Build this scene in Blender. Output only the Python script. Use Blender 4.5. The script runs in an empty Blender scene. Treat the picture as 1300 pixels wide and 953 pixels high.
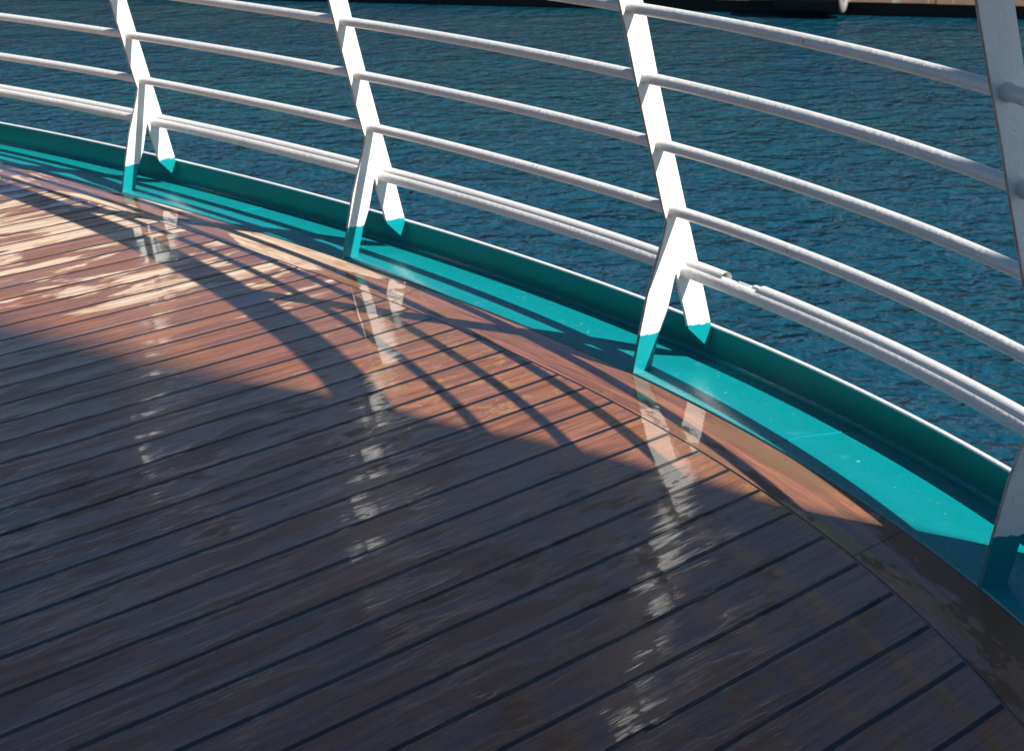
import bpy, bmesh, math, random
from mathutils import Vector, Matrix
random.seed(7)
R = math.radians
C = bpy.context.scene.collection
sc = bpy.context.scene

# ---------------------------------------------------------------- camera
S = 1.55                                   # metres: eye height above the deck
F_PX, PITCH, ROLL = 2307.41, 0.2977, -0.0214
cd = bpy.data.cameras.new('camera'); cam = bpy.data.objects.new('camera', cd); C.objects.link(cam)
cd.sensor_fit = 'HORIZONTAL'; cd.sensor_width = 36.0
cd.lens = 36.0*F_PX/1300.0
cd.shift_y = -45.0/1300.0
cd.clip_start = 0.05; cd.clip_end = 9000
_F = Vector((0, math.cos(PITCH), -math.sin(PITCH)))
_U = Vector((0, math.sin(PITCH), math.cos(PITCH)))
_R = Vector((1, 0, 0))
_X = _R*math.cos(ROLL) + _U*math.sin(ROLL)
_Y = -_R*math.sin(ROLL) + _U*math.cos(ROLL)
cam.matrix_world = Matrix(((_X.x, _Y.x, -_F.x, 0), (_X.y, _Y.y, -_F.y, 0), (_X.z, _Y.z, -_F.z, S), (0, 0, 0, 1)))
sc.camera = cam
cd.dof.use_dof = True; cd.dof.focus_distance = 4.3; cd.dof.aperture_fstop = 13.0

# ---------------------------------------------------------------- light
SUN_AZ, SUN_EL = R(-40.0), R(38.8)
to_sun = Vector((math.cos(SUN_EL)*math.cos(SUN_AZ), math.cos(SUN_EL)*math.sin(SUN_AZ), math.sin(SUN_EL)))
w = bpy.data.worlds.new('World'); sc.world = w; w.use_nodes = True
wn = w.node_tree.nodes; wl = w.node_tree.links
bg = wn['Background']
sky = wn.new('ShaderNodeTexSky'); sky.sky_type = 'NISHITA'; sky.sun_disc = False
sky.sun_elevation = SUN_EL; sky.sun_rotation = math.pi/2 - SUN_AZ
sky.air_density = 0.75; sky.dust_density = 0.1; sky.ozone_density = 3.0; sky.altitude = 0
tint = wn.new('ShaderNodeMix'); tint.data_type = 'RGBA'; tint.blend_type = 'MULTIPLY'; tint.inputs[0].default_value = 1.0
wl.new(sky.outputs[0], tint.inputs[6]); tint.inputs[7].default_value = (.90, .97, 1.0, 1)
wl.new(tint.outputs[2], bg.inputs[0]); bg.inputs[1].default_value = 0.055
ld = bpy.data.lights.new('sun', 'SUN'); ld.energy = 5.0; ld.angle = R(0.53); ld.color = (1.0, 0.95, 0.88)
sun = bpy.data.objects.new('sun', ld); C.objects.link(sun)
sun.rotation_euler = to_sun.to_track_quat('Z', 'Y').to_euler(); sun.location = to_sun*30
sc.view_settings.view_transform = 'Standard'; sc.view_settings.look = 'None'
sc.view_settings.gamma = 1.0; sc.view_settings.exposure = 0.70
sc.view_settings.use_curve_mapping = False

# ---------------------------------------------------------------- node helper
class NT:
    def __init__(s, name):
        s.m = bpy.data.materials.new(name); s.m.use_nodes = True
        s.n = s.m.node_tree.nodes; s.l = s.m.node_tree.links
        s.b = s.n['Principled BSDF']
    def put(s, v, sock):
        if isinstance(v, bpy.types.NodeSocket): s.l.new(v, sock)
        elif v is not None:
            if hasattr(sock.default_value, '__len__') and hasattr(v, '__len__') and len(v) == 3 and len(sock.default_value) == 4: v = (*v, 1)
            sock.default_value = v
    def math(s, op, a, b=None, c=None, clamp=False):
        n = s.n.new('ShaderNodeMath'); n.operation = op; n.use_clamp = clamp
        s.put(a, n.inputs[0]); s.put(b, n.inputs[1]); s.put(c, n.inputs[2]); return n.outputs[0]
    def noise(s, vec, scale, detail=3, rough=.5, dist=0, out=0):
        n = s.n.new('ShaderNodeTexNoise'); s.put(vec, n.inputs['Vector']); n.inputs['Scale'].default_value = scale
        n.inputs['Detail'].default_value = detail; n.inputs['Roughness'].default_value = rough
        n.inputs['Distortion'].default_value = dist; return n.outputs[out]
    def smap(s, v, a, b, c=0., d=1.):
        n = s.n.new('ShaderNodeMapRange'); n.interpolation_type = 'SMOOTHSTEP'
        s.put(v, n.inputs[0]); s.put(a, n.inputs[1]); s.put(b, n.inputs[2]); s.put(c, n.inputs[3]); s.put(d, n.inputs[4]); return n.outputs[0]
    def mix(s, f, a, b):
        n = s.n.new('ShaderNodeMix'); n.data_type = 'RGBA'
        s.put(f, n.inputs[0]); s.put(a, n.inputs[6]); s.put(b, n.inputs[7]); return n.outputs[2]
    def coord(s, kind='Object'):
        return s.n.new('ShaderNodeTexCoord').outputs[kind]
    def mapping(s, vec, scale=(1, 1, 1), rot=(0, 0, 0), loc=(0, 0, 0)):
        n = s.n.new('ShaderNodeMapping'); s.put(vec, n.inputs[0]); n.inputs['Location'].default_value = loc
        n.inputs['Rotation'].default_value = rot; n.inputs['Scale'].default_value = scale; return n.outputs[0]
    def sep(s, vec):
        n = s.n.new('ShaderNodeSeparateXYZ'); s.put(vec, n.inputs[0]); return n.outputs
    def comb(s, x, y, z):
        n = s.n.new('ShaderNodeCombineXYZ'); s.put(x, n.inputs[0]); s.put(y, n.inputs[1]); s.put(z, n.inputs[2]); return n.outputs[0]
    def bump(s, h, strength, dist, normal=None):
        n = s.n.new('ShaderNodeBump'); s.put(h, n.inputs['Height']); s.put(strength, n.inputs['Strength']); n.inputs['Distance'].default_value = dist
        if normal: s.put(normal, n.inputs['Normal'])
        return n.outputs[0]
    def set(s, **k):
        for a, v in k.items(): s.put(v, s.b.inputs[a.replace('_', ' ')])
        return s.m

# ---------------------------------------------------------------- wood
PHI, OFF, PW = 0.7767, 2.0313*S, 0.0854*S
def wood(kind):
    t = NT('teak_'+kind)
    obj = t.coord('Object')
    if kind == 'plank':
        v = t.mapping(obj, rot=(0, 0, -PHI))
        x, y, z = t.sep(v)
        k = t.math('DIVIDE', t.math('SUBTRACT', y, OFF), PW)
        wob = t.math('MULTIPLY', t.math('SUBTRACT', t.noise(t.comb(t.math('MULTIPLY', x, 5.), t.math('FLOOR', t.math('ADD', k, .5)), 0.), 1.0, 3), .5), .05)
        kk = t.math('ADD', k, wob)
        fr = t.math('ABSOLUTE', t.math('SUBTRACT', t.math('FRACT', t.math('ADD', kk, .5)), .5))   # 0 on the joint
        idx = t.math('FLOOR', k)
    else:
        uv = t.n.new('ShaderNodeUVMap'); uv.uv_map = 'UVMap'
        x, y, z = t.sep(uv.outputs[0])
        idx = t.math('FLOOR', t.math('DIVIDE', t.math('ADD', x, .35), 2.35))
        fr = t.math('ABSOLUTE', t.math('SUBTRACT', t.math('FRACT', t.math('ADD', t.math('DIVIDE', t.math('ADD', t.math('ADD', x, .35), t.math('MULTIPLY', y, .5)), 2.35), .5)), .5))
        fr = t.math('MULTIPLY', fr, 2.35/PW*2.0)
    wn_ = t.n.new('ShaderNodeTexWhiteNoise'); wn_.noise_dimensions = '1D'; t.put(idx, wn_.inputs['W']); rnd = wn_.outputs[0]
    hw = .046 if kind == 'plank' else .02
    seam = t.smap(fr, hw, hw+.012, 1., 0.)
    # grain, stretched along the board, shifted per board
    gx = t.math('ADD', x, t.math('MULTIPLY', rnd, 37.))
    g1 = t.noise(t.comb(t.math('MULTIPLY', gx, 1.6), t.math('MULTIPLY', y, 40.), 0.), 1.0, 5, .6, .3)
    g2 = t.noise(t.comb(t.math('MULTIPLY', gx, 7.), t.math('MULTIPLY', y, 190.), 0.), 1.0, 3, .6)
    g3 = t.noise(t.comb(t.math('MULTIPLY', gx, 1.1), t.math('MULTIPLY', y, 5.), 3.), 1.0, 3, .55)
    # wet film, glare patches, brown spots
    px, py, pz = t.sep(obj)
    far = t.math('ADD', py, t.math('MULTIPLY', px, -.25))          # pale reflected glare painted in toward the far end
    n_glare = t.noise(t.comb(t.math('MULTIPLY', x, 1.7), t.math('MULTIPLY', y, 6.5), 1.7), 1.0, 5, .55, .6)
    thr = t.smap(far, 5.1, 6.4, .72, .475)
    glare = t.smap(n_glare, thr, t.math('ADD', thr, .05))
    n_spot = t.noise(t.comb(t.math('MULTIPLY', x, 6.), t.math('MULTIPLY', y, 16.), 5.1), 1.0, 6, .72, .2)
    n_zone = t.noise(t.comb(t.math('MULTIPLY', x, .9), t.math('MULTIPLY', y, 1.3), 9.), 1.0, 2, .5)
    st = t.smap(n_zone, .40, .62, .66, .545) if kind == 'plank' else t.smap(n_zone, .42, .6, .62, .5)
    if kind != 'plank':      # a long drying edge beside the waterway at the near end
        near_ = t.smap(t.math('ADD', x, t.math('MULTIPLY', n_zone, .5)), -1.0, -.45)
        st = t.math('SUBTRACT', st, t.math('MULTIPLY', near_, t.smap(t.math('ADD', y, t.math('MULTIPLY', n_zone, .05)), -.060, -.015, 0., .22)))
    spot = t.smap(n_spot, st, t.math('ADD', st, .035))
    # colours
    a = t.mix(t.smap(g1, .3, .7), (.17, .055, .022), (.44, .168, .070))
    a = t.mix(t.math('MULTIPLY', t.smap(g3, .35, .7), .55), a, (.36, .16, .080))
    a = t.mix(t.math('MULTIPLY', t.smap(rnd, 0., 1.), .35), a, (.17, .058, .032))
    a = t.mix(t.math('MULTIPLY', t.smap(g2, .45, .7), .6), a, (.065, .024, .012))
    brown = t.mix(g1, (.20, .105, .045), (.40, .22, .11)) if kind == 'plank' else t.mix(g1, (.13, .066, .034), (.26, .145, .080))
    a = t.mix(spot, a, brown)
    pale = t.mix(t.smap(g1, .3, .7), (.42, .29, .20), (.70, .56, .43))
    pale = t.mix(t.math('MULTIPLY', t.smap(t.noise(t.comb(t.math('MULTIPLY', x, 5.), t.math('MULTIPLY', y, 22.), 8.), 1.0, 4, .6), .55, .62), .6), pale, (.36, .17, .075))
    pale = t.mix(t.math('MULTIPLY', t.smap(g2, .5, .8), .4), pale, (.30, .19, .12))
    col = t.mix(glare, a, pale)
    col = t.mix(seam, col, (.004, .009, .016))
    film = t.math('MULTIPLY', t.math('MULTIPLY_ADD', spot, -.85, 1.), t.math('SUBTRACT', 1., glare), clamp=True)
    # heights: wood grain, cupping of the board, joint groove
    h = t.math('ADD', t.math('MULTIPLY', g2, .16), t.math('MULTIPLY', g1, .5))
    # film surface: the grain telegraphs through, calmer where water pools
    pool = t.smap(t.noise(t.comb(t.math('MULTIPLY', x, 1.3), t.math('MULTIPLY', y, 5.), 21.), 1.0, 3, .5), .42, .58)
    amp = t.math('MULTIPLY_ADD', pool, -.75, 1.0) if kind == 'plank' else .12
    fb = t.bump(h, 1.0, .0016)
    jb = t.bump(t.math('SUBTRACT', 1., seam), 1.0, .0016, fb)
    # calm and broken film: crisp mirror patches feathering out along the grain
    side = t.smap(t.math('ADD', t.math('MULTIPLY', t.math('SUBTRACT', px, .34), .87), t.math('MULTIPLY', t.math('SUBTRACT', py, 4.69), .49)), -1.0, -.35, 0., .16)
    crisp = t.smap(t.math('ADD', t.noise(t.comb(t.math('MULTIPLY', gx, 3.2), t.math('MULTIPLY', y, 15.), 31.), 1.0, 3, .5), t.math('MULTIPLY', t.math('SUBTRACT', g2, .5), .38)), t.math('SUBTRACT', .46, side), t.math('SUBTRACT', .53, side))
    if kind == 'plank':
        front = t.smap(t.math('ADD', py, t.math('MULTIPLY', px, 1.0)), 3.0, 4.6, .0, 1.0)
        rough = t.math('MULTIPLY_ADD', t.math('SUBTRACT', 1., crisp), t.math('MULTIPLY_ADD', front, -.10, .26), .028)
        cb = t.bump(t.math('MULTIPLY', h, t.math('MULTIPLY_ADD', crisp, -.5, 1.0)), 1.0, .0015)
        wv = t.noise(t.comb(t.math('MULTIPLY', gx, 4.), t.math('MULTIPLY', y, 30.), 2.), 1.0, 2, .5, .5)
        cb = t.bump(wv, 1.0, .0007, cb)
        q_ = t.math('SUBTRACT', .5, fr)
        tilt = t.math('MULTIPLY', t.math('MULTIPLY', t.math('SUBTRACT', rnd, .5), t.math('FRACT', kk)), .0016)
        cb = t.bump(t.math('ADD', t.math('MULTIPLY', t.math('MULTIPLY', q_, q_), .0026), tilt), 1.0, 1.0, cb)
    else:
        rough = .03
        wv = t.noise(t.comb(t.math('MULTIPLY', x, 7.), t.math('MULTIPLY', y, 18.), 2.), 1.0, 2, .5)
        cb = t.bump(wv, 1.0, .0006, t.bump(h, 1.0, .00012))
    cb = t.bump(t.math('SUBTRACT', 1., seam), 1.0, .0010, cb)
    film = t.math('MULTIPLY', film, t.math('MULTIPLY_ADD', seam, -.6, 1.0))
    if kind == 'plank': film = t.math('MULTIPLY', film, t.math('MULTIPLY_ADD', crisp, .45, .55))
    t.set(Base_Color=col, Roughness=t.math('MULTIPLY_ADD', film, -.15, .72), Normal=jb, Specular_IOR_Level=t.math('MULTIPLY_ADD', film, -.2, .35),
          Coat_Weight=film, Coat_Roughness=rough, Coat_IOR=1.58, Coat_Normal=cb)
    return t.m

def paint(name, col, chips=None, rough=.32, grime=.25, coat=0.0, orange=.0009):
    t = NT(name); o = t.coord('Object')
    n1 = t.noise(o, 9., 5, .6); n2 = t.noise(o, 60., 3, .6); n3 = t.noise(o, 210., 4, .6)
    d = tuple(c*.72 for c in col)
    c = t.mix(t.math('MULTIPLY', t.smap(n1, .45, .8), grime), col, d)
    if chips: c = t.mix(t.smap(n2, .71, .73), c, chips)
    if name == 'teal_enamel':
        sc_ = t.noise(t.mapping(o, scale=(3, 3, 3)), 5., 6, .75)
        c = t.mix(t.math('MULTIPLY', t.smap(sc_, .56, .70), .30), c, (.10, .42, .42))
        c = t.mix(t.math('MULTIPLY', t.smap(n3, .66, .69), .8), c, (.02, .10, .10))
    h = t.math('ADD', t.math('MULTIPLY', n2, 1.), t.math('MULTIPLY', n3, .25))
    return t.set(Base_Color=c, Roughness=t.math('MULTIPLY_ADD', n1, .18, rough-.09), Normal=t.bump(h, 1.0, orange), Coat_Weight=coat, Coat_Roughness=.08)

WHITE = (.80, .79, .76); TEAL = (.001, .262, .285)
M = {}
M['plank'] = wood('plank'); M['margin'] = wood('margin')
M['white'] = paint('white_enamel', WHITE, chips=(.22, .10, .05), grime=.25)
M['rail'] = paint('rail_enamel', (.80, .79, .76), chips=(.16, .10, .07), grime=.4, orange=.0024)
M['teal'] = paint('teal_enamel', TEAL, chips=(.45, .62, .58), rough=.28, grime=.35)
M['teal_plate_shaded'] = paint('teal_plate_shaded_enamel', (.001, .185, .178), rough=.34, grime=.45)  # teal deepened so the plate's inner face looks more shaded
M['caulk'] = paint('black_caulk', (.006, .010, .016), rough=.3, grime=0, coat=1.0)
M['handrail'] = paint('varnished_wood', (.22, .09, .035), rough=.25, grime=.5)
M['hull'] = paint('white_hull', (.75, .76, .76), grime=.3)
M['rubber'] = paint('black_rubber', (.008, .008, .009), rough=.8)
M['rubber_worn'] = paint('worn_rubber', (.22, .20, .20), rough=.7)
M['steel'] = paint('galvanised_rod', (.50, .58, .55), rough=.45, grime=.7)
M['rust'] = paint('rusty_steel', (.20, .11, .06), rough=.6, grime=.7)
# stanchion: white with a teal foot, brushed by hand so the boundary wanders; inboard edges in a darker tan
def stanchion_mat(zcut):
    t = NT('stanchion_paint'); o = t.coord('Object'); x, y, z = t.sep(o)
    nj = t.noise(o, 48., 4, .6); n1 = t.noise(o, 9., 5, .6); n2 = t.noise(o, 60., 3, .6); n3 = t.noise(o, 120., 4, .7)
    zz = t.math('ADD', z, t.math('MULTIPLY', t.math('SUBTRACT', nj, .5), .022))
    m = t.smap(zz, zcut-.001, zcut+.001)
    wc = t.mix(t.math('MULTIPLY', t.smap(n1, .45, .8), .25), WHITE, (.60, .60, .56))
    wc = t.mix(t.smap(n3, .69, .71), wc, (.30, .20, .13))
    tc = t.mix(t.math('MULTIPLY', t.smap(n1, .4, .75), .35), TEAL, (.003, .19, .20))
    c = t.mix(m, tc, wc)
    return t.set(Base_Color=c, Roughness=.3, Normal=t.bump(t.math('ADD', n2, t.math('MULTIPLY', n3, .3)), 1.0, .0012))
M['post'] = stanchion_mat(.107)
def edge_mat():  # inboard edge strips: tan above the paint line, deeper teal below
    t = NT('tan_plate_edge'); o = t.coord('Object'); n = t.noise(o, 30., 4, .6)
    x, y, z = t.sep(o); m = t.smap(z, .105, .109)
    c = t.mix(t.smap(n, .3, .7), (.28, .20, .12), (.55, .50, .42))
    return t.set(Base_Color=t.mix(m, (.004, .20, .19), c), Roughness=.5)
M['edge'] = edge_mat()

# ---------------------------------------------------------------- mesh helpers
def obj(name, bm, mats, parent=None, smooth=True):
    me = bpy.data.meshes.new(name); bm.normal_update(); bm.to_mesh(me); bm.free()
    if not isinstance(mats, (list, tuple)): mats = [mats]
    for m in mats: me.materials.append(M[m] if isinstance(m, str) else m)
    if smooth:
        for p in me.polygons: p.use_smooth = True
    o = bpy.data.objects.new(name, me); C.objects.link(o)
    if parent: o.parent = parent
    return o
def empty(name, loc=(0, 0, 0)):
    o = bpy.data.objects.new(name, None); C.objects.link(o); o.location = loc; o.empty_display_size = .2; return o
def tag(o, label=None, cat=None, group=None, kind=None):
    if label: o['label'] = label
    if cat: o['category'] = cat
    if group: o['group'] = group
    if kind: o['kind'] = kind
    return o

# ---------------------------------------------------------------- plan curve of the ship's side (s in eye heights)
H0 = .005
A0, A1, A2, A3 = -1.3248, -.3494, -.1867, -.0655
def kappa(s):
    k = lambda q: A1 + A2*q + A3*q*q/2
    if s > .35: return k(.35)*max(0.0, 1-(s-.35)/.5)
    if s < -4.1: return k(-4.1)*max(.35, 1+(s+4.1)/3)
    return k(s)
tab = {0: (.6001, 2.1062, A0)}
for sg in (1, -1):
    x, y, a = tab[0]
    for i in range(1, 2401):
        k = kappa(sg*(i-.5)*H0)
        a2 = a + sg*k*H0; am = (a+a2)/2
        x += sg*math.cos(am)*H0; y += sg*math.sin(am)*H0; a = a2
        tab[sg*i] = (x, y, a)
def P(s, r, z):
    """s along the side in eye heights, r outboard and z up in metres."""
    f = s/H0; i = math.floor(f); t = f-i
    a, b = tab[i], tab[i+1]
    x = a[0]*(1-t)+b[0]*t; y = a[1]*(1-t)+b[1]*t; h = a[2]*(1-t)+b[2]*t
    return Vector((x*S - r*math.sin(h), y*S + r*math.cos(h), z))
def T(s):
    h = tab[round(s/H0)][2]; return Vector((math.cos(h), math.sin(h), 0))
def N(s):
    h = tab[round(s/H0)][2]; return Vector((-math.sin(h), math.cos(h), 0))
S0, S1 = -8.0, 4.0
def srange(a, b, n): return [a+(b-a)*i/n for i in range(n+1)]

def sweep(name, section, mats, s0=S0, s1=S1, n=480, parent=None, closed=True, smooth=True, uv=False, ridx=None, caps=False):
    """section: list of (r, z) or a function s -> list of (r, z)."""
    bm = bmesh.new(); rows = []
    ss = srange(s0, s1, n) if not isinstance(n, list) else n
    for s in ss:
        sec = section(s) if callable(section) else section
        rows.append([bm.verts.new(P(s, r, z)) for r, z in sec])
    m = len(rows[0]); uvl = bm.loops.layers.uv.new('UVMap') if uv else None
    for i in range(len(rows)-1):
        for j in range(m if closed else m-1):
            j2 = (j+1) % m
            f = bm.faces.new((rows[i][j], rows[i+1][j], rows[i+1][j2], rows[i][j2]))
            if ridx: f.material_index = ridx(j)
            if uv:
                for l in f.loops:
                    k = i if l.vert in (rows[i][j], rows[i][j2]) else i+1
                    jj = j if l.vert in (rows[i][j], rows[i+1][j]) else j2
                    l[uvl].uv = (ss[k]*S, (section(ss[k]) if callable(section) else section)[jj][0])
    if caps:
        bm.faces.new(rows[0]); bm.faces.new(rows[-1][::-1])
    bmesh.ops.recalc_face_normals(bm, faces=bm.faces)
    return obj(name, bm, mats, parent, smooth)

# ---------------------------------------------------------------- deck
DM = .1104*S; DB, ZB = .1673*S, .0617*S; DC = .1756*S
SEAM = .007
bm = bmesh.new()
loop = [P(s, -DM-SEAM/2, 0) for s in srange(S0, S1, 400)]
e0, e1 = loop[0], loop[-1]
loop += [Vector((e1.x-1.5, e1.y-2, 0)), Vector((-16, e1.y-2, 0)), Vector((-16, e0.y, 0))]
bm.faces.new([bm.verts.new(v) for v in loop]); bmesh.ops.triangulate(bm, faces=bm.faces[:])
bmesh.ops.recalc_face_normals(bm, faces=bm.faces)
if sum(f.normal.z for f in bm.faces) < 0: bmesh.ops.reverse_faces(bm, faces=bm.faces)
tag(obj('deck', bm, 'plank', smooth=False), kind='structure')
o = sweep('deck_margin', [(-DM+SEAM/2, .0), (-.0045, .0), (-.003, -.0015), (-.003, -.02), (-DM+SEAM/2, -.02)], 'margin', uv=True, n=700, smooth=False)
tag(o, kind='structure')
o = sweep('deck_joint', [(-DM-SEAM/2-.004, -.0014), (.006, -.0014)], 'caulk', closed=False, n=500); tag(o, kind='structure')
# teal waterway between the planking and the low plate
o = sweep('waterway', [(-.001, -.016), (-.001, .0025), (.002, .0045), (.10, .0040), (.20, -.001), (DC-.022, -.004), (DC+.004, -.008), (DC+.004, -.03)], 'teal', closed=False, n=600)
tag(o, kind='structure')
# butt welds across the waterway
for sj in (-4.5, -2.62, -.60, 1.4):
    bm = bmesh.new(); row = []
    for i in range(40):
        r_ = .004+(DC-.020)*i/39; z_ = .0045 if r_ < .10 else .0040-.0075*(r_-.10)/(DC-.122)
        dj = .0012*math.sin(i*1.9)+.002*math.sin(i*.31+sj)
        row.append([bm.verts.new(P(sj+(dj+d_)/S, r_, z_+h_)) for d_, h_ in ((-.0035, 0), (-.0015, .0016), (.0015, .0016), (.0035, 0))])
    for a_, b_ in zip(row, row[1:]):
        for j in range(3): bm.faces.new((a_[j], b_[j], b_[j+1], a_[j+1]))
    bmesh.ops.recalc_face_normals(bm, faces=bm.faces)
    tag(obj('waterway_weld', bm, 'teal'), kind='structure')
# low bulwark plate, with white top edge and welded seam
bul = empty('bulwark', P(-1.5, DC, 0)); bl = bul.location.copy()
tag(bul, 'low curved teal steel edge plate with white painted top, outboard of the railing feet', 'bulwark')
def child(o, par):
    o.parent = par; o.matrix_parent_inverse = Matrix.Translation(-par.location); return o
TB = .012
child(sweep('edge_plate', [(DC, -.02), (DC, 0), (DB, ZB-.004), (DB+TB, ZB-.004), (DC+TB, 0), (DC+TB, -.02)], 'teal_plate_shaded', n=600, smooth=False), bul)
child(sweep('top_edge', [(DB-.0015, ZB-.0035), (DB-.0008, ZB+.0005), (DB+.002, ZB+.002), (DB+TB-.002, ZB+.002), (DB+TB+.0008, ZB+.0005), (DB+TB+.0015, ZB-.0035)], 'white', n=600), bul)
def weld(s):
    j = .0008*math.sin(s*411)*math.sin(s*173+1)+.0006*math.sin(s*997)
    return [(DC-.016+j, -.0045), (DC-.010+j, -.0032+j), (DC-.005, -.0015+j), (DC-.0008, .0015+j)]
child(sweep('weld_bead', weld, 'teal', closed=False, n=2200), bul)
# hull side down to the water
o = sweep('hull_side', [(DC+TB, -.021), (DC+TB+.01, -.4), (DC-.02, -2.5), (DC-.3, -5.2)], 'hull', closed=False, n=300)
tag(o, 'white curved side of the ship below the deck edge', 'ship hull')

# ---------------------------------------------------------------- railing
rail = empty('railing', P(-1.0126, 0, 0))
tag(rail, 'white steel ship railing with teal painted feet along the curved deck edge', 'railing')
SP = [-6.08, -5.07, -4.05, -3.0209, -2.0433, -1.0126, -.0237, .97, 1.97]
prof = [(-.003, -.002), (.0214, .1072), (.0482, .2194), (.0782, .3073), (.1001, .373), (.1085, .4073), (.0978, .4417), (.0876, .4826),
        (.0168, .7687), (-.0177, .9164), (-.0475, 1.03), (-.090, 1.205), (-.0165, 1.205), (-.0005, 1.140), (.0294, 1.0076), (.0427, .9591), (.081, .7916), (.1204, .6344),
        (.1482, .5288), (.1791, .408), (.2112, .2877), (.2294, .2146), (.2553, .1095), (DB-.0006, .0958-.004), (.2375, .0440), (.1821, .0978), (.1713, .1412),
        (.1536, .2029), (.1414, .2590), (.1380, .2620), (.1345, .2530), (.1094, .1571), (.0824, .0969), (.0560, -.002)]
TH = .012
def stanchion(s):
    bm = bmesh.new(); t = T(s)*TH
    a = [bm.verts.new(P(s, r, z)) for r, z in prof]
    b = [bm.verts.new(v.co - t) for v in a]
    n = len(a)
    f1 = bm.faces.new(a); f2 = bm.faces.new(b[::-1])
    for i in range(n):
        f = bm.faces.new((a[i], b[i], b[(i+1) % n], a[(i+1) % n]))
        f.material_index = 1 if i < 11 else 0
    bmesh.ops.recalc_face_normals(bm, faces=bm.faces)
    ed = [e for e in bm.edges if (e.verts[0] in a and e.verts[1] in a) or (e.verts[0] in b and e.verts[1] in b)]
    bmesh.ops.bevel(bm, geom=ed, offset=.0014, segments=2, affect='EDGES', profile=.6)
    o = obj('post', bm, ['post', 'edge'], smooth=False)
    return child(o, rail)
posts = {s: stanchion(s) for s in SP}
posts[SP[5]]['label'] = 'post standing just left of the broken conduit'
posts[SP[6]]['label'] = 'large shaded post at the right edge'
# weld fillet where each inner leg meets the waterway
for s in SP:
    bm = bmesh.new(); c = P(s, 0, 0); n_, t_ = N(s), T(s); ring = []
    for k in range(28):
        q = 2*math.pi*k/28; cx_ = .0265+.0295*max(-1, min(1, 1.35*math.cos(q))); cy_ = -TH/2+.006*max(-1, min(1, 1.35*math.sin(q)))
        w_ = .006+.0015*math.sin(k*2.7)
        ring.append((bm.verts.new(c+n_*(cx_)+t_*(cy_)+Vector((0, 0, .011))), bm.verts.new(c+n_*(.0265+(.0295+w_)*max(-1, min(1, 1.35*math.cos(q))))+t_*(-TH/2+(.006+w_)*max(-1, min(1, 1.35*math.sin(q))))+Vector((0, 0, .004)))))
    for k in range(28):
        a, b = ring[k], ring[(k+1) % 28]; bm.faces.new((a[0], a[1], b[1], b[0]))
    bmesh.ops.recalc_face_normals(bm, faces=bm.faces)
    w_o = obj('foot_weld', bm, 'teal'); w_o.parent = posts[s]; w_o.matrix_parent_inverse = Matrix.Translation(-rail.location)

RP = {'A': (-.0039*S, .6389*S), 'B': (.0266*S, .5202*S), 'C': (.0564*S, .4026*S), 'D': (.0847*S, .2838*S), 'E': (.1125*S, .1712*S)}
def tube(name, r0, z0, rad, mat, s0=S0, s1=SP[-1]+.02, seg=16, swell=True, step=.012, wav=0.0, capped=False):
    ss = []; s = s0
    while s < s1:
        ss.append(s)
        near = min(min(abs(s-p) for p in SP), min(abs(s-p+TH/S) for p in SP))
        s += .003 if (swell and near < .022) else step
    ss.append(s1)
    def sec(s):
        R_ = rad
        if swell:
            dd = min(min(abs(s-p) for p in SP), min(abs(s-(p-TH/S)) for p in SP))*S
            R_ = rad*(1+.22*math.exp(-(dd/.0075)**2))
        zz = z0 + wav*math.sin(s*5.1+r0*90)
        return [(r0+R_*math.cos(2*math.pi*k/seg), zz+R_*math.sin(2*math.pi*k/seg)) for k in range(seg)]
    return child(sweep(name, sec, mat, n=ss, caps=capped), rail)
for k in 'ABCD': tube('rail', *RP[k], .0158, 'rail', wav=.0006)
tube('bottom_rail', *RP['E'], .0192, 'rail', seg=20, wav=.0005)
# thin conduit clipped behind the bottom rail; it is broken right of the third post
cr, cz = RP['E'][0]+.0095, RP['E'][1]+.0155
def hollow(name, s0, s1, rad=.0172, inner=.0140):
    def f(s): return [(cr+rad*math.cos(2*math.pi*k/16), cz+rad*math.sin(2*math.pi*k/16)) for k in range(16)]
    o = sweep(name, f, 'white', s0, s1, n=max(8, int((s1-s0)/.012)))
    child(o, rail)
    for sA, sB in ((s1, s1-.03), (s0, s0+.03)):
        g = sweep('conduit_bore', lambda s: [(cr+inner*math.cos(2*math.pi*k/16), cz+inner*math.sin(2*math.pi*k/16)) for k in range(16)], 'teal', sA, sB, n=2)
        g.parent = o; g.matrix_parent_inverse = Matrix.Translation(-rail.location)
        bmr = bmesh.new(); v1 = []; v2 = []
        for k in range(16):
            c, s_ = math.cos(2*math.pi*k/16), math.sin(2*math.pi*k/16)
            v1.append(bmr.verts.new(P(sA, cr+rad*c, cz+rad*s_))); v2.append(bmr.verts.new(P(sA, cr+inner*c, cz+inner*s_)))
        for k in range(16): bmr.faces.new((v1[k], v1[(k+1) % 16], v2[(k+1) % 16], v2[k]))
        bmesh.ops.recalc_face_normals(bmr, faces=bmr.faces)
        g = obj('conduit_lip', bmr, 'edge'); g.parent = o; g.matrix_parent_inverse = Matrix.Translation(-rail.location)
    return o
SB0, SB1 = -.905, -.802
hollow('conduit', S0, SB0); hollow('conduit', SB1, SP[-1])
child(sweep('conduit_rod', lambda s: [(cr+.0055*math.cos(2*math.pi*k/12)-.001, cz-.003+.0055*math.sin(2*math.pi*k/12)) for k in range(12)], 'steel', SB0-.02, SB1+.01, n=20), rail)
child(sweep('rod_sleeve', lambda s: [(cr+.0080*math.cos(2*math.pi*k/12)-.001, cz-.002+.0080*math.sin(2*math.pi*k/12)) for k in range(12)], 'steel', SB0+.035, SB1-.03, n=10, caps=True), rail)
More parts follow.
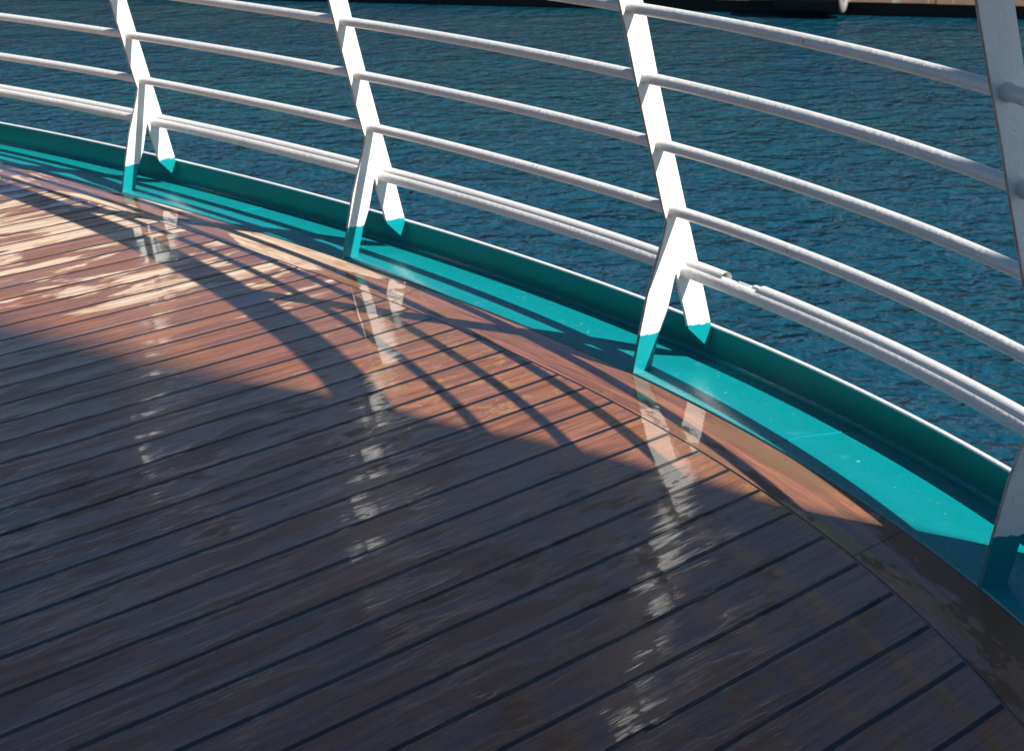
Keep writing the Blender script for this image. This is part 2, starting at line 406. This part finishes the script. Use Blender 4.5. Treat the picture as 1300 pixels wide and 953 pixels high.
child(sweep('rod_nut', lambda s: [(cr+.0115*math.cos(2*math.pi*k/6), cz+.0115*math.sin(2*math.pi*k/6)) for k in range(6)], 'white', SB1-.024, SB1-.006, n=2, caps=True, smooth=False), rail)
# wooden handrail on a flat bar
hr, hz = -.040*S, .800*S
def hsec(s): return [(hr+.062*math.copysign(abs(math.cos(2*math.pi*k/24))**.7, math.cos(2*math.pi*k/24)), hz+.026*math.copysign(abs(math.sin(2*math.pi*k/24))**.8, math.sin(2*math.pi*k/24))) for k in range(24)]
child(sweep('handrail', hsec, 'handrail', n=500), rail)
child(sweep('handrail_bar', [(hr-.03, hz-.036), (hr+.03, hz-.036), (hr+.03, hz-.0265), (hr-.03, hz-.0265)], 'white', n=400, smooth=False), rail)
# bolt with a thin wire on the shaded post
s4 = SP[6]; c = P(s4, -.0069, 1.1487); bm = bmesh.new()
bmesh.ops.create_cone(bm, cap_ends=True, segments=14, radius1=.0062, radius2=.0050, depth=.016, matrix=Matrix.Translation(c+T(s4)*.006) @ T(s4).to_track_quat('Z', 'Y').to_matrix().to_4x4())
bo = obj('bolt', bm, 'rust'); bo.parent = posts[s4]; bo.matrix_parent_inverse = Matrix.Translation(-rail.location)

# ---------------------------------------------------------------- water
ZW = -4.5
def water():
    t = NT('harbour_water'); o = t.coord('Object')
    v = t.mapping(o, rot=(0, 0, R(12)), scale=(1, 1.15, 1))
    n1 = t.noise(v, .6, 2, .5, .3); n2 = t.noise(v, 2.5, 2, .55, .4); n3 = t.noise(v, 8., 2, .5, .3)
    h = t.math('ADD', t.math('ADD', t.math('MULTIPLY', n1, .8), t.math('MULTIPLY', n2, .62)), t.math('MULTIPLY', n3, .10))
    patch = t.noise(t.mapping(o, scale=(1, 1, 1)), .05, 3, .5)
    c = t.mix(t.smap(patch, .35, .65), (.003, .052, .092), (.007, .062, .086))
    return t.set(Base_Color=c, Roughness=.03, IOR=1.40, Normal=t.bump(h, 1.0, .30))
M['water'] = water()
bm = bmesh.new()
bmesh.ops.create_grid(bm, x_segments=8, y_segments=8, size=4000, matrix=Matrix.Translation((0, 1500, ZW)))
tag(obj('water', bm, 'water', smooth=False), kind='structure')

# ---------------------------------------------------------------- quay
q0 = Vector((-5.6, 54.28, 0)); q1 = Vector((12.18, 47.24, 0)); qd = (q1-q0).normalized(); qn = Vector((qd.y, -qd.x, 0))
if qn.y > 0: qn = -qn
def Q(u, d, z): return q0+qd*u+qn*d+Vector((0, 0, z))     # u along the quay, d towards the ship
def quay_mat():
    t = NT('quay_concrete'); o = t.coord('Object'); x, y, z = t.sep(o)
    u = t.math('ADD', t.math('MULTIPLY', x, qd.x), t.math('MULTIPLY', y, qd.y))
    n = t.noise(t.comb(t.math('MULTIPLY', u, 1.2), t.math('MULTIPLY', z, 2.), 0.), 1., 5, .65)
    st = t.noise(t.comb(t.math('MULTIPLY', u, 2.6), t.math('MULTIPLY', z, .3), 4.), 1., 3, .6)
    c = t.mix(n, (.17, .10, .06), (.40, .27, .18))
    c = t.mix(t.smap(st, .55, .62), c, (.42, .44, .40))
    c = t.mix(t.smap(t.noise(o, .9, 4, .6), .55, .7), c, (.33, .15, .06))
    return t.set(Base_Color=c, Roughness=.85, Normal=t.bump(n, 1., .02))
M['quay'] = quay_mat()
tt = NT('dark_stone'); M['quay_dark'] = tt.set(Base_Color=(.012, .016, .015), Roughness=.6)  # even near-black colour for the recessed quay base
def box(bm, u0, u1, d0, d1, z0, z1, mi=0):
    vs = [bm.verts.new(Q(u, d, z)) for u in (u0, u1) for d in (d0, d1) for z in (z0, z1)]
    for f in ((0, 1, 3, 2), (4, 6, 7, 5), (0, 4, 5, 1), (2, 3, 7, 6), (0, 2, 6, 4), (1, 5, 7, 3)):
        bm.faces.new([vs[i] for i in f]).material_index = mi
quay = empty('quay', Q(0, 0, ZW)); tag(quay, 'long brown stained stone quay across the water above a dark waterline', 'quay')
U0, U1 = -90, 140
bm = bmesh.new(); u = U0
while u < U1:
    L = random.uniform(2.2, 3.4); box(bm, u, u+L-.03, .45, -.7, ZW+.36+random.uniform(-.02, .02), ZW+2.55); u += L
bmesh.ops.recalc_face_normals(bm, faces=bm.faces); child(obj('quay_face', bm, 'quay', smooth=False), quay)
bm = bmesh.new(); box(bm, U0+.1, U1, -.15, -30, ZW-3, ZW+2.50); bmesh.ops.recalc_face_normals(bm, faces=bm.faces)
child(obj('quay_base', bm, 'quay_dark', smooth=False), quay)
bm = bmesh.new(); box(bm, U0, U1, .5, -60, ZW+2.553, ZW+2.75); bmesh.ops.recalc_face_normals(bm, faces=bm.faces)
child(obj('quay_top', bm, 'quay', smooth=False), quay)
# long rubber fender lying along the quay face
uf = (Vector((9.13, 48.97, 0))-q0).dot(qd)+.2
fen = empty('quay_fender', Q(uf, .95, ZW+.7)); tag(fen, 'black rubber cylinder fender hanging on the brown quay face', 'fender')
def cyl(bm, u0, u1, d, z, r, seg=28):
    a = []
    for u in (u0, u1): a.append([bm.verts.new(Q(u, d+r*math.cos(2*math.pi*k/seg), z+r*math.sin(2*math.pi*k/seg))) for k in range(seg)])
    for k in range(seg): bm.faces.new((a[0][k], a[0][(k+1) % seg], a[1][(k+1) % seg], a[1][k]))
    return a
fz = ZW+.66; fr_ = .52
bm = bmesh.new(); cyl(bm, uf-1.75, uf-.02, .98, fz, fr_); cyl(bm, uf-1.75, uf-.02, .98, fz, .26)
bmesh.ops.recalc_face_normals(bm, faces=bm.faces); child(obj('tube', bm, 'rubber'), fen)
bm = bmesh.new()
ringv = []
for k in range(36):
    q = 2*math.pi*k/36; row = []
    for j in range(10):
        p_ = 2*math.pi*j/10; rr = .40+.13*math.cos(p_); row.append(bm.verts.new(Q(uf-.02+.075*math.sin(p_), .98+rr*math.cos(q), fz+rr*math.sin(q))))
    ringv.append(row)
for k in range(36):
    for j in range(10): bm.faces.new((ringv[k][j], ringv[(k+1) % 36][j], ringv[(k+1) % 36][(j+1) % 10], ringv[k][(j+1) % 10]))
bmesh.ops.recalc_face_normals(bm, faces=bm.faces); child(obj('end_ring', bm, 'rubber_worn'), fen)

# ---------------------------------------------------------------- superstructure that shades the near deck
HS = 5.2                                        # height of the boat deck above
sh_ = Vector((math.cos(SUN_AZ), math.sin(SUN_AZ), 0))/math.tan(SUN_EL)
dh = empty('deckhouse', (0, -5, 0)); tag(dh, 'white ship deckhouse with overhanging boat deck that shades the planks', 'deckhouse')
def slab(name, edge_pts, h, xl, th=.30):
    e = [Vector((x*S, y*S, 0)) + sh_*h for x, y in edge_pts]
    pts = ([Vector((xl, e[0].y+.4, 0))] if xl is not None else []) + e
    yb = min(v.y for v in e) - 8; pts += [Vector((pts[-1].x, yb, 0)), Vector((pts[0].x, yb, 0))]
    bm = bmesh.new(); top = [bm.verts.new(v+Vector((0, 0, h+th))) for v in pts]; bot = [bm.verts.new(v+Vector((0, 0, h))) for v in pts]
    bm.faces.new(top); bm.faces.new(bot[::-1]); n = len(top)
    for i in range(n): bm.faces.new((top[i], bot[i], bot[(i+1) % n], top[(i+1) % n]))
    bmesh.ops.recalc_face_normals(bm, faces=bm.faces)
    return child(obj(name, bm, 'hull', smooth=False), dh)
# the low boat deck gives the crisp right half of the shadow, an added unseen high slab the soft left half
LOW = [(-.40, 2.60), (-.30, 2.905), (-.17, 2.835), (-.08, 2.785), (-.031, 2.739), (.125, 2.62), (.21, 2.58), (.33, 2.49), (.465, 2.34), (.642, 2.225), (1.15, 1.86)]
HIGH = [(-2.4, 3.75), (-1.6, 3.55), (-.993, 3.382), (-.789, 3.284), (-.586, 3.135), (-.442, 3.017), (-.30, 2.92), (-.1, 2.75)]
slab('boat_deck', LOW, 5.2, None)
slab('high_shade_slab', HIGH, 15.0, -16)  # added occluder; its long left run also blocks sky light
bm = bmesh.new(); bmesh.ops.create_cube(bm, size=1, matrix=Matrix.Translation((-2.5, -7.0, 7.5)) @ Matrix.Diagonal((8.5, 3.8, 14.99, 1)))
child(obj('wall', bm, 'hull', smooth=False), dh)
